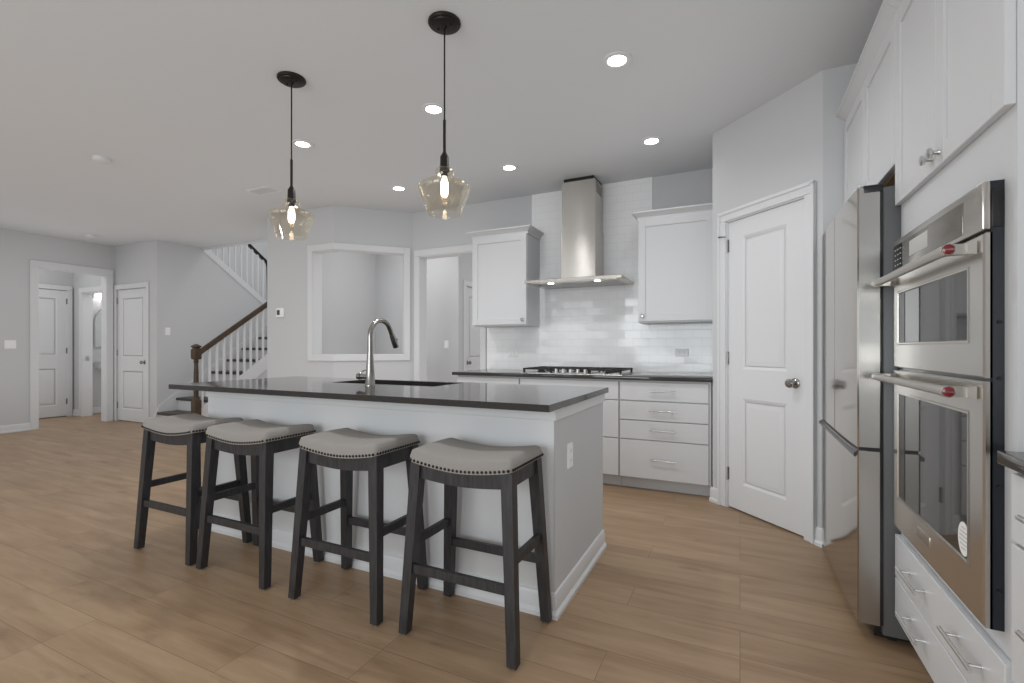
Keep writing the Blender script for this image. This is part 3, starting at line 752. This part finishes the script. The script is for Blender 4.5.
# ================================================================== ISLAND
IX0, IX1, IY0, IY1 = -3.04, -.712, 1.912, 2.705
t = thing('kitchen_island', 'white kitchen island with grey end panel under a dark worktop', 'kitchen island', (IX0, IY0, 0))
iw, idp = IX1 - IX0, IY1 - IY0
SK = (-2.43 - IX0, -1.62 - IX0, 2.33 - IY0, 2.665 - IY0)      # sink hole in island space
bm = B()
box(bm, 0, iw, 0, .12, 0, .884); box(bm, 0, .02, .12, idp, 0, .884); box(bm, .02, iw, idp - .02, idp, .1, .884)
box(bm, .02, iw - .018, .12, idp - .02, .08, .1); box(bm, iw - .018, iw - .002, .12, idp, 0, .884)
obj('island_body', bm, M['trim'], t)
bm = B(); box(bm, iw - .001, iw + .0012, .0, idp + .001, 0, .8835); tag(obj('end_panel', bm, M['wall'], t), 'light grey painted end panel')
bm = B(); box(bm, -.008, iw + .012, -.012, 0, .832, .884, .002, 1); box(bm, iw, iw + .012, -.001, idp + .004, .832, .884, .002, 1); obj('top_trim', bm, M['trim'], t)
bm = B()
prof = [(0, 0), (-.024, 0), (-.024, .018), (-.014, .032), (-.014, .083), (-.008, .098), (0, .102)]
loft(bm, [[(0, p, q) for p, q in prof], [(iw - p, p, q) for p, q in prof], [(iw - p, idp, q) for p, q in prof]])
obj('island_baseboard', bm, M['trim'], t, 30)
for x0 in (.03, .62, 1.45, 1.9):
    bm = B(); x1 = {.03: .61, .62: 1.44, 1.45: 1.89, 1.9: iw - .03}[x0]
    mm = Matrix.Translation((x0 + x1, idp, 0)) @ Matrix.Rotation(PI, 4, 'Z')
    box(bm, x0, x1, -.02, 0, .11, .87, .002, 1, mtx=mm); obj('cabinet_door', bm, M['cab'], t)


def outlet(parent, name, loc, rz, horizontal=False):
    """plate with two sockets; local front to -y, centred"""
    o_ = bpy.data.objects.new(name, None) if parent is None else None
    w_, h_ = (.115, .07) if horizontal else (.07, .115)
    bm = B(); loft(bm, [[(-w_ / 2, 0, -h_ / 2), (w_ / 2, 0, -h_ / 2), (w_ / 2, 0, h_ / 2), (-w_ / 2, 0, h_ / 2)], [(-w_ / 2 + .003, -.006, -h_ / 2 + .003), (w_ / 2 - .003, -.006, -h_ / 2 + .003), (w_ / 2 - .003, -.006, h_ / 2 - .003), (-w_ / 2 + .003, -.006, h_ / 2 - .003)]])
    p = obj(name, bm, M['plastic'], parent); p.location = loc; p.rotation_euler = (0, 0, rz)
    for s in (-1, 1):
        bm = B(); cx, cz = (s * .021, 0) if horizontal else (0, s * .021)
        box(bm, cx - .016, cx + .016, -.008, -.005, cz - .014, cz + .014, .003, 1); f = obj('socket', bm, M['plastic'], p)
        bm = B()
        for dx in (-.006, .006):
            if horizontal: box(bm, cx - .004, cx + .004, -.0084, -.0078, cz + dx - .001, cz + dx + .001)
            else: box(bm, cx + dx - .001, cx + dx + .001, -.0084, -.0078, cz - .004, cz + .004)
        obj('slots', bm, M['slot'], p)
    return p


outlet(t, 'outlet', (iw + .0012, .20, .645), R(90))
# worktop with sink cut-out
CX0, CX1, CY0, CY1 = -3.215, -.682, 1.775, 2.725
hx0, hx1, hy0, hy1 = -2.43, -1.62, 2.33, 2.665
bm = B()
def ring(z, d=0): return [(CX0 + d, CY0 + d, z), (CX1 - d, CY0 + d, z), (CX1 - d, CY1 - d, z), (CX0 + d, CY1 - d, z)]
def hole(z): return [(hx0, hy0, z), (hx1, hy0, z), (hx1, hy1, z), (hx0, hy1, z)]
loft(bm, [hole(.885), ring(.885), ring(.912), ring(.914, .002), hole(.914), hole(.8845)], False)
tag(obj('worktop', bm, M['counter']), 'dark polished stone worktop of the kitchen island', 'countertop')
t = thing('kitchen_sink', 'steel undermount sink set in the island worktop', 'sink', ((hx0 + hx1) / 2, (hy0 + hy1) / 2, .66))
sw, sd = (hx1 - hx0) / 2, (hy1 - hy0) / 2
bm = B()
loft(bm, [rect(-sw - .02, sw + .02, -sd - .02, sd + .02, .2235), rect(-sw, sw, -sd, sd, .2235), rect(-sw + .01, sw - .01, -sd + .01, sd - .01, .02), rect(-sw + .04, sw - .04, -sd + .04, sd - .04, .004)], False)
bm.faces.new([bm.verts.new(p) for p in rect(-sw + .04, sw - .04, -sd + .04, sd - .04, .004)])
obj('basin', bm, M['sinksteel'], t)
bm = B(); lathe(bm, [(.045, .0045), (.045, .007), (.03, .006), (0, .005)], 24, cap=False); obj('drain', bm, M['chrome'], t)
# faucet
t = thing('kitchen_faucet', 'brushed steel gooseneck faucet on the island beside the sink', 'faucet', (-1.995, 2.22, .914))
bm = B(); lathe(bm, [(.0, .0), (.031, 0), (.031, .006), (.0285, .010), (.024, .09), (.0195, .17), (.0165, .20), (.0165, .205)], 32); obj('faucet_body', bm, M['faucetsteel'], t)
bm = B()
pts = [(0, 0, .20), (0, 0, .30)] + [(0, .095 - .095 * math.cos(a), .30 + .095 * math.sin(a)) for a in [PI * i / 16 for i in range(1, 15)]]
p0 = Vector(pts[-1]); d0 = (p0 - Vector(pts[-2])).normalized()
pts.append(tuple(p0 + d0 * .03))
tube(bm, pts, [.0165] + [.0148] * (len(pts) - 1), 16); obj('gooseneck_spout', bm, M['faucetsteel'], t)
bm = B(); e0 = Vector(pts[-1]); tube(bm, [e0, e0 + d0 * .02, e0 + d0 * .085, e0 + d0 * .09], [.0155, .018, .0195, .017], 20); sp = obj('spray_head', bm, M['faucetsteel'], t)
bm = B(); c_ = e0 + d0 * .05; box(bm, -.007, .007, c_.y + .014, c_.y + .026, c_.z - .012, c_.z + .022, .004); obj('spray_button', bm, M['black'], sp)
bm = B(); tube(bm, [(-.018, 0, .055), (-.072, 0, .055)], .0155, 20); tube(bm, [(-.072, 0, .055), (-.094, 0, .055)], [.0205, .0195], 20); hd = obj('side_handle', bm, M['faucetsteel'], t)
bm = B(); tube(bm, [(-.083, .0, .07), (-.085, .02, .084), (-.088, .055, .09)], [.005, .005, .004], 10); obj('lever', bm, M['faucetsteel'], hd)

# ================================================================== STOOLS
def make_stool(label):
    t = thing('bar_stool', label, 'bar stool', (0, 0, 0), 0, 'saddle bar stools along the island')
    bx, by, tx, ty = .2615, .182, .223, .143
    hw = .0215
    ZL = .685
    def legc(sx, sy, z):
        f = z / ZL
        return sx * (bx - hw + (tx - bx) * f), sy * (by - hw + (ty - by) * f)
    for sx, sy in ((-1, -1), (1, -1), (-1, 1), (1, 1)):
        bm = B(); rs = []
        for z, h in ((.008, .0185), (.3, .0205), (.6, .0225), (ZL, .0225)):
            x, y = legc(sx, sy, z); rs.append(rect(x - h, x + h, y - h, y + h, z))
        loft(bm, rs); lg = obj('leg', bm, M['stoolwood'], t)
        bm = B(); x, y = legc(sx, sy, 0); lathe(bm, [(.011, 0), (.012, .004), (.012, .009)], 12, (x, y, 0)); obj('foot_glide', bm, M['chrome'], lg)
    sag = lambda x: .027 * (abs(x) / .235) ** 1.7            # saddle: rises to both ends
    N = 20
    def curved_rail(y0, y1):
        bm = B(); rs = []
        for i in range(N + 1):
            x = -.205 + .41 * i / N; s = sag(x)
            rs.append([(x, y0, .608 + s * .75), (x, y1, .608 + s * .75), (x, y1, .667 + s), (x, y0, .667 + s)])
        loft(bm, rs); return bm
    for s in (-1, 1): obj('apron', curved_rail(*sorted((s * (ty - .008), s * (ty - .032)))), M['stoolwood'], t)
    for s in (-1, 1):
        bm = B(); x0, x1 = sorted((s * (tx - .008), s * (tx - .032))); box(bm, x0, x1, -ty + .03, ty - .03, .625, .688, .002, 1); obj('apron', bm, M['stoolwood'], t)
    for s in (-1, 1):
        x, y = legc(1, s, .262); bm = B(); box(bm, -x, x, y - .011, y + .011, .245, .281, .002, 1); obj('stretcher', bm, M['stoolwood'], t)
        x, y = legc(s, 1, .36); bm = B(); box(bm, x - .011, x + .011, -y, y, .342, .378, .002, 1); obj('stretcher', bm, M['stoolwood'], t)
    # upholstered saddle seat
    bm = B(); NX, NY = 36, 24; sx, sy = .231, .157
    def rr(u, v):                                            # superellipse-rounded plan position
        return u * sx, v * sy
    top = {}
    for i in range(NX + 1):
        for j in range(NY + 1):
            u, v = -1 + 2 * i / NX, -1 + 2 * j / NY
            uu, vv = math.sin(u * PI / 2) * .35 + u * .65, math.sin(v * PI / 2) * .35 + v * .65
            # trim the corners
            k = max(0, abs(uu) - .88) / .12; q = max(0, abs(vv) - .84) / .16
            x, y = uu * sx, vv * sy
            if k > 0 and q > 0:
                L = math.hypot(k, q); m_ = max(k, q); f = m_ / L
                x = math.copysign((.88 + .12 * k * f) * sx, uu); y = math.copysign((.84 + .16 * q * f) * sy, vv)
            e = 1 - max(abs(uu) ** 9, abs(vv) ** 6)
            d = max(0, e) ** .38
            top[i, j] = bm.verts.new((x, y, .667 + sag(x) + .016 + .036 * d + .007 * (1 - abs(vv) ** 2) * (1 - .3 * abs(uu))))
    for i in range(NX):
        for j in range(NY): bm.faces.new((top[i, j], top[i + 1, j], top[i + 1, j + 1], top[i, j + 1]))
    edge = [(i, 0) for i in range(NX)] + [(NX, j) for j in range(NY)] + [(i, NY) for i in range(NX, 0, -1)] + [(0, j) for j in range(NY, 0, -1)]
    low = [bm.verts.new((top[e].co.x * .985, top[e].co.y * .985, .667 + sag(top[e].co.x) - .004)) for e in edge]
    for a in range(len(edge)):
        b = (a + 1) % len(edge); bm.faces.new((top[edge[a]], low[a], low[b], top[edge[b]]))
    bm.faces.new(low)
    obj('seat', bm, M['fabric'], t, 60)
    # row of nailheads
    bm = B()
    def nail(x, y, nx, ny):
        z = .667 + sag(x) + .006
        mtx = Matrix.Translation((x, y, z)) @ Vector((nx, ny, 0)).to_track_quat('Z', 'Y').to_matrix().to_4x4()
        rs = [[mtx @ Vector((.0058 * c * math.cos(a), .0058 * c * math.sin(a), h)) for a in [2 * PI * i / 10 for i in range(10)]] for c, h in ((1, -.002), (1, .0008), (.7, .0032), (.25, .004))]
        loft(bm, rs)
    n = 25
    for i in range(n):
        x = -.216 + .432 * i / (n - 1)
        nail(x, -.1565, 0, -1); nail(x, .1565, 0, 1)
    n = 18
    for i in range(n):
        y = -.142 + .284 * i / (n - 1)
        nail(.230, y, 1, 0); nail(-.230, y, -1, 0)
    obj('nailhead_trim', bm, M['nail'], t)
    return t


s0 = make_stool('saddle bar stool with grey seat beside the grey end panel of the island')
s0.location = (-.9685, 1.704, 0)
dup(s0, (-1.592, 1.703, 0), 'saddle bar stool with grey seat, second from the grey end panel of the island')
dup(s0, (-2.268, 1.703, 0), 'saddle bar stool with grey seat, third from the grey end panel of the island')
dup(s0, (-2.838, 1.704, 0), 'saddle bar stool with grey seat at the stair end of the island')

# ================================================================== PENDANTS AND CEILING FITTINGS
def make_pendant(label):
    t = thing('pendant_light', label, 'pendant light', (0, 0, CEIL), 0, 'glass pendants over the island')
    z = lambda v: v - CEIL
    bm = B(); lathe(bm, [(.0, 0), (.079, 0), (.080, -.008), (.076, -.014), (.066, -.016), (.064, -.022), (.058, -.025), (.012, -.025), (.010, -.034), (0, -.034)], 48, cap=False); cn = obj('ceiling_canopy', bm, M['bronze'], t)
    bm = B()
    for s in (-1, 1): lathe(bm, [(.0065, -.024), (.0065, -.030), (.004, -.032), (0, -.032)], 12, (s * .038, 0, 0), cap=False)
    obj('canopy_screws', bm, M['black'], cn)
    bm = B(); tube(bm, [(0, 0, -.03), (0, 0, z(2.25))], .0042, 10); obj('cord', bm, M['bronze'], t)
    bm = B(); tube(bm, [(0, 0, z(2.255)), (0, 0, z(2.09))], .0075, 12); obj('stem', bm, M['bronze'], t)
    bm = B(); lathe(bm, [(0, z(2.097)), (.009, z(2.097)), (.012, z(2.09)), (.021, z(2.075)), (.0225, z(2.03)), (.024, z(2.022)), (.024, z(2.004)), (.017, z(2.0)), (.015, z(1.978)), (0, z(1.978))], 32, cap=False); obj('socket', bm, M['bronze'], t)
    pr = [(.022, 2.022), (.036, 2.020), (.045, 2.010), (.0475, 1.997), (.046, 1.985), (.043, 1.976), (.050, 1.970), (.085, 1.957), (.118, 1.940), (.128, 1.928), (.1285, 1.922), (.124, 1.908), (.108, 1.868), (.094, 1.826), (.082, 1.795)]
    inn = [(r - .0025, h - .0012) for r, h in reversed(pr)]
    bm = B(); lathe(bm, [(r, z(h)) for r, h in pr + inn], 64, cap=False); sh = obj('glass_shade', bm, M['shade'], t, 50)
    bm = B(); lathe(bm, [(0, z(1.979)), (.008, z(1.978)), (.012, z(1.965)), (.0175, z(1.95)), (.0185, z(1.935)), (.0185, z(1.90)), (.014, z(1.884)), (.004, z(1.878)), (0, z(1.878))], 24, cap=False); obj('bulb', bm, M['bulb'], t)
    return t


p0_ = make_pendant('clear glass pendant over the grey-panel end of the island')
p0_.location = (-1.306, 1.975, CEIL)
dup(p0_, (-2.398, 2.0, CEIL), 'clear glass pendant over the stair end of the island')


def make_downlight(label):
    t = thing('recessed_light', label, 'ceiling light', (0, 0, CEIL), 0, 'recessed ceiling lights')
    bm = B(); lathe(bm, [(.052, -.001), (.052, -.006), (.058, -.008), (.078, -.006), (.080, 0)], 40, cap=False); obj('trim_ring', bm, M['trim'], t)
    bm = B(); lathe(bm, [(0, -.004), (.0525, -.004), (.0525, -.0005)], 40, cap=False); obj('lens', bm, M['lamp'], t)
    return t


names = ['recessed ceiling light in front of the hood, on the pantry side', 'recessed ceiling light between the two pendant cords, beside the taller cord', 'recessed ceiling light just behind the pendant on the stair side',
         'recessed ceiling light above the cabinet right of the hood', 'recessed ceiling light above the cabinet left of the hood', 'recessed ceiling light above the doorway and pass-through']
for i, (x, y) in enumerate(LIGHTS):
    t = make_downlight(names[i]) if i == 0 else dup(d0_, (x, y, CEIL), names[i])
    if i == 0: d0_ = t; t.location = (x, y, CEIL)
for x, y in LIGHTS: spot('downlight_beam', (x, y, CEIL - .02), 34 if y < 3 else 4.5)
# lamps of the rooms beside the kitchen; powder room point added to boost its sconce
point('hall_lamp', (-4.0, 5.1, 2.5), 9); point('rear_hall_lamp', (-2.6, 6.6, 2.5), 5)
point('stair_lamp', (-6.4, 5.9, 4.7), 24); point('entry_hall_lamp', (-9.5, 3.0, 2.5), 8); point('powder_room_fill', (-9.6, 4.8, 2.4), 7)

# ceiling odds
bm = B(); lathe(bm, [(0, -.034), (.045, -.034), (.058, -.026), (.064, -.006), (.064, 0)], 36, cap=False)
o = tag(obj('smoke_detector', bm, M['trim']), 'round white smoke detector on the ceiling, left of the pendants', 'smoke detector'); o.location = (-4.84, 2.15, CEIL)
bm = B(); lathe(bm, [(0, -.034), (.045, -.034), (.058, -.026), (.064, -.006), (.064, 0)], 36, cap=False)
o = tag(obj('smoke_detector', bm, M['trim']), 'round white smoke detector on the ceiling above the far left opening', 'smoke detector'); o.location = (-8.28, 3.55, CEIL)
t = thing('ceiling_vent', 'flat white air register on the ceiling behind the pendant on the stair side', 'air vent', (-4.35, 3.3, CEIL))
bm = B(); loft(bm, [rect(-.17, .17, -.09, .09, 0), rect(-.165, .165, -.085, .085, -.008), rect(-.14, .14, -.06, .06, -.008), rect(-.14, .14, -.06, .06, -.001)], False); obj('register_frame', bm, M['trim'], t)
bm = B()
for i in range(9): box(bm, -.14, .14, -.056 + i * .014 - .004, -.056 + i * .014 + .004, -.006, -.002)
obj('louvers', bm, M['trim'], t)


# switches, outlets, thermostat
def switch(label, loc, rz, gangs=1):
    t = thing('light_switch', label, 'light switch', loc, rz)
    w_ = .07 + .046 * (gangs - 1); h_ = .115
    bm = B(); loft(bm, [[(-w_ / 2, 0, -h_ / 2), (w_ / 2, 0, -h_ / 2), (w_ / 2, 0, h_ / 2), (-w_ / 2, 0, h_ / 2)], [(-w_ / 2 + .003, -.006, -h_ / 2 + .003), (w_ / 2 - .003, -.006, -h_ / 2 + .003), (w_ / 2 - .003, -.006, h_ / 2 - .003), (-w_ / 2 + .003, -.006, h_ / 2 - .003)]]); obj('wall_plate', bm, M['plastic'], t)
    for g_ in range(gangs):
        cx = (g_ - (gangs - 1) / 2) * .046
        bm = B(); loft(bm, [[(cx - .016, -.005, -.033), (cx + .016, -.005, -.033), (cx + .016, -.005, .033), (cx - .016, -.005, .033)], [(cx - .015, -.012, -.032), (cx + .015, -.012, -.032), (cx + .015, -.007, .032), (cx - .015, -.007, .032)]]); obj('rocker', bm, M['plastic'], t)
    return t


switch('white double light switch on the far left wall', (LX, 2.93, 1.187), R(90), 2)
switch('white light switch on the wall beside the stairs', (-7.77, 4.28, 1.39), R(90))
switch('white light switch on the hall wall seen through the doorway', (-3.80, 5.8, 1.19), 0)
o = outlet(None, 'wall_outlet', (-.475, YW - .009, 1.10), 0, True); tag(o, 'white outlet on the tiles below the cabinet beside the pantry', 'outlet')
o = outlet(None, 'wall_outlet', (-2.17, YW - .009, 1.08), 0, True); tag(o, 'white outlet on the tiles below the cabinet beside the doorway', 'outlet')
t = thing('thermostat', 'small white thermostat with dark screen between stairs and pass-through', 'thermostat', (-4.95, 3.98, 1.562))
bm = B(); box(bm, -.065, .065, -.022, 0, -.055, .055, .006); obj('thermostat_body', bm, M['plastic'], t)
bm = B(); box(bm, -.045, .005, -.0235, -.02, -.028, .03); obj('screen', bm, M['led'], t)

# ================================================================== STAIRS
ST = .265; RS = .19; Y0 = 4.15; XL, XR = -7.77, -6.90
t = thing('staircase', 'white staircase with dark treads rising beside the far wall', 'staircase', (XL, Y0, 0))
for n in range(1, 10):
    y = ST * (n - 1)
    if n < 9:
        bm = B(); box(bm, .004, XR - XL - .02, y - .03, y + ST + .01, RS * n - .036, RS * n + .004, .012, 2); obj('tread', bm, M['treadwood'], t)
    bm = B(); box(bm, .004, XR - XL, y, y + .018, RS * (n - 1), RS * n - .028); obj('riser', bm, M['trim'], t)
bm = B(); box(bm, -.97, XR - XL + .8, ST * 8 - .028, 3.24, RS * 9 - .04, RS * 9); obj('landing', bm, M['treadwood'], t)
bm = B()
prism(bm, [(ST * .0 + .02, 0), (ST * 8, 0), (ST * 8, RS * 8 - .04), (.02, .04)], XR - XL - .02, XR - XL - .10); tag(obj('stair_side_wall', bm, M['wall'], t), 'grey panel under the open side of the stairs')
bm = B(); y1 = ST * 8.2
prism(bm, [(.03, 0), (.03, .24), (y1, .225 + y1 * SL), (y1, .015 + y1 * SL), (.03, .0001)], XR - XL - .022, XR - XL + .014); obj('open_stringer', bm, M['trim'], t)
bm = B(); prism(bm, [(-.06, .0), (-.06, .12), (0, .29), (y1, .29 + y1 * SL), (y1, .0 + y1 * SL), (.1, 0)], .002, .018); obj('wall_skirt_board', bm, M['trim'], t)
# lower railing
def baluster_bm(x, y, z0, z1):
    bm = B(); box(bm, x - .0145, x + .0145, y - .0145, y + .0145, z0, z1, .003, 1); return bm


t = thing('stair_railing', 'lower stair railing with brown handrail, newel post and white balusters', 'railing', (XR, 4.17, 0))
bm = B()
q = .045
def sq(h, z): return rect(-h, h, -h, h, z)
loft(bm, [sq(q, 0), sq(q, .40), sq(.034, .42)])
lathe(bm, [(.033, .415), (.036, .43), (.028, .45), (.030, .47), (.034, .60), (.031, .75), (.026, .90), (.025, .93), (.032, .94), (.032, .955), (.027, .965), (.033, .985)], 28)
loft(bm, [sq(.036, .98), sq(.046, 1.0), sq(.046, 1.115), sq(.038, 1.13), sq(.030, 1.14), sq(.046, 1.155), sq(.046, 1.168), sq(.03, 1.18), sq(.012, 1.195)])
obj('newel_post', bm, M['railwood'], t)
def rail_z(y): return 1.045 + SL * y
bm = B(); ye = 2.12
def rp(y): 
    z = rail_z(y); return [(-.028, y, z - .038), (.028, y, z - .038), (.032, y, z + .006), (.018, y, z + .042), (-.018, y, z + .042), (-.032, y, z + .006)]
loft(bm, [rp(.03), rp(ye)]); obj('handrail', bm, M['railwood'], t)
for i in range(18):
    y = .085 + i * .107
    obj('baluster', baluster_bm(-.005, y, .19 + SL * (y + .02), rail_z(y) - .02), M['trim'], t)
# upper railing on the knee wall
t = thing('stair_railing', 'upper stair railing with dark handrail above the stair wall', 'railing', (-7.83, 4.8, 2.735))
bm = B(); ya, yb_ = .0, 1.53
def zk(y): return z_up(4.8 + y) - 2.735
prism(bm, [(ya, zk(ya) - .08), (ya, zk(ya) + .02), (yb_, zk(yb_) + .02), (yb_, zk(yb_) - .095), (.02, zk(.02) - .095)], -.055, .075); obj('stringer_cap', bm, M['trim'], t)
for i in range(14):
    y = .045 + i * .107
    obj('baluster', baluster_bm(.01, y, zk(y) + .015, zk(y) + .76), M['trim'], t)
bm = B()
def ru(y):
    z = zk(y) + .775; return [(-.018, y, z - .028), (.038, y, z - .028), (.042, y, z + .004), (.028, y, z + .028), (-.008, y, z + .028), (-.022, y, z + .004)]
loft(bm, [ru(0), ru(1.19)]); z_ = zk(1.2) + .76
tag(obj('handrail', bm, M['bronze'], t), 'dark handrail')
bm = B(); tube(bm, [(.01, 1.185, z_ + .02), (.01, 1.20, z_ - .06), (.01, 1.21, zk(1.21) + .01)], [.026, .02, .012], 12); tag(obj('rail_drop', bm, M['bronze'], t), 'dark post end of the handrail')

# ================================================================== POWDER ROOM
t = thing('wall_sink', 'white wall-hung sink in the powder room', 'sink', (-10.2, 4.68, 0), R(90))
bm = B(); loft(bm, [rect(-.12, .12, -.20, 0, .70), rect(-.22, .22, -.36, 0, .78), rect(-.25, .25, -.42, 0, .80), rect(-.26, .26, -.43, 0, .90), rect(-.20, .20, -.38, -.10, .895), rect(-.14, .14, -.32, -.14, .80)]); obj('basin', bm, M['porcelain'], t)
bm = B(); tube(bm, [(0, -.06, .895), (0, -.06, .98), (0, -.10, 1.0), (0, -.16, .97)], .011, 12); obj('tap', bm, M['chrome'], t)
bm = B(); tube(bm, [(0, -.18, .76), (0, -.18, .52), (0, -.1, .48), (0, -.002, .5)], .018, 12); obj('waste_pipe', bm, M['chrome'], t)
t = thing('wall_mirror', 'arched mirror above the powder room sink', 'mirror', (-10.2, 4.72, 1.15), R(90))
arch = [(-.3, 0), (.3, 0), (.3, .45)] + [(.3 * math.cos(a), .45 + .3 * math.sin(a)) for a in [PI * i / 20 for i in range(1, 20)]] + [(-.3, .45)]
bm = B(); prism(bm, arch, -.02, -.001, 'y'); obj('mirror_frame', bm, M['chrome'], t)
bm = B(); prism(bm, [(x * .95, .015 + z * .96) for x, z in arch], -.023, -.019, 'y'); obj('mirror_glass', bm, M['mirror'], t)
t = thing('wall_sconce', 'glowing wall lamp above the powder room mirror', 'wall lamp', (-10.2, 4.62, 2.06), R(90))
bm = B(); box(bm, -.22, .22, -.03, 0, -.03, .03, .005); obj('backplate', bm, M['chrome'], t)
for x in (-.14, .14):
    bm = B(); lathe(bm, [(0, -.06), (.05, -.055), (.06, -.02), (.05, .06), (.03, .075), (0, .075)], 24, (x, -.09, 0), cap=False); obj('glass_globe', bm, M['sconce'], t)
    bm = B(); tube(bm, [(x, -.03, 0), (x, -.05, 0)], .012, 10); obj('arm', bm, M['chrome'], t)
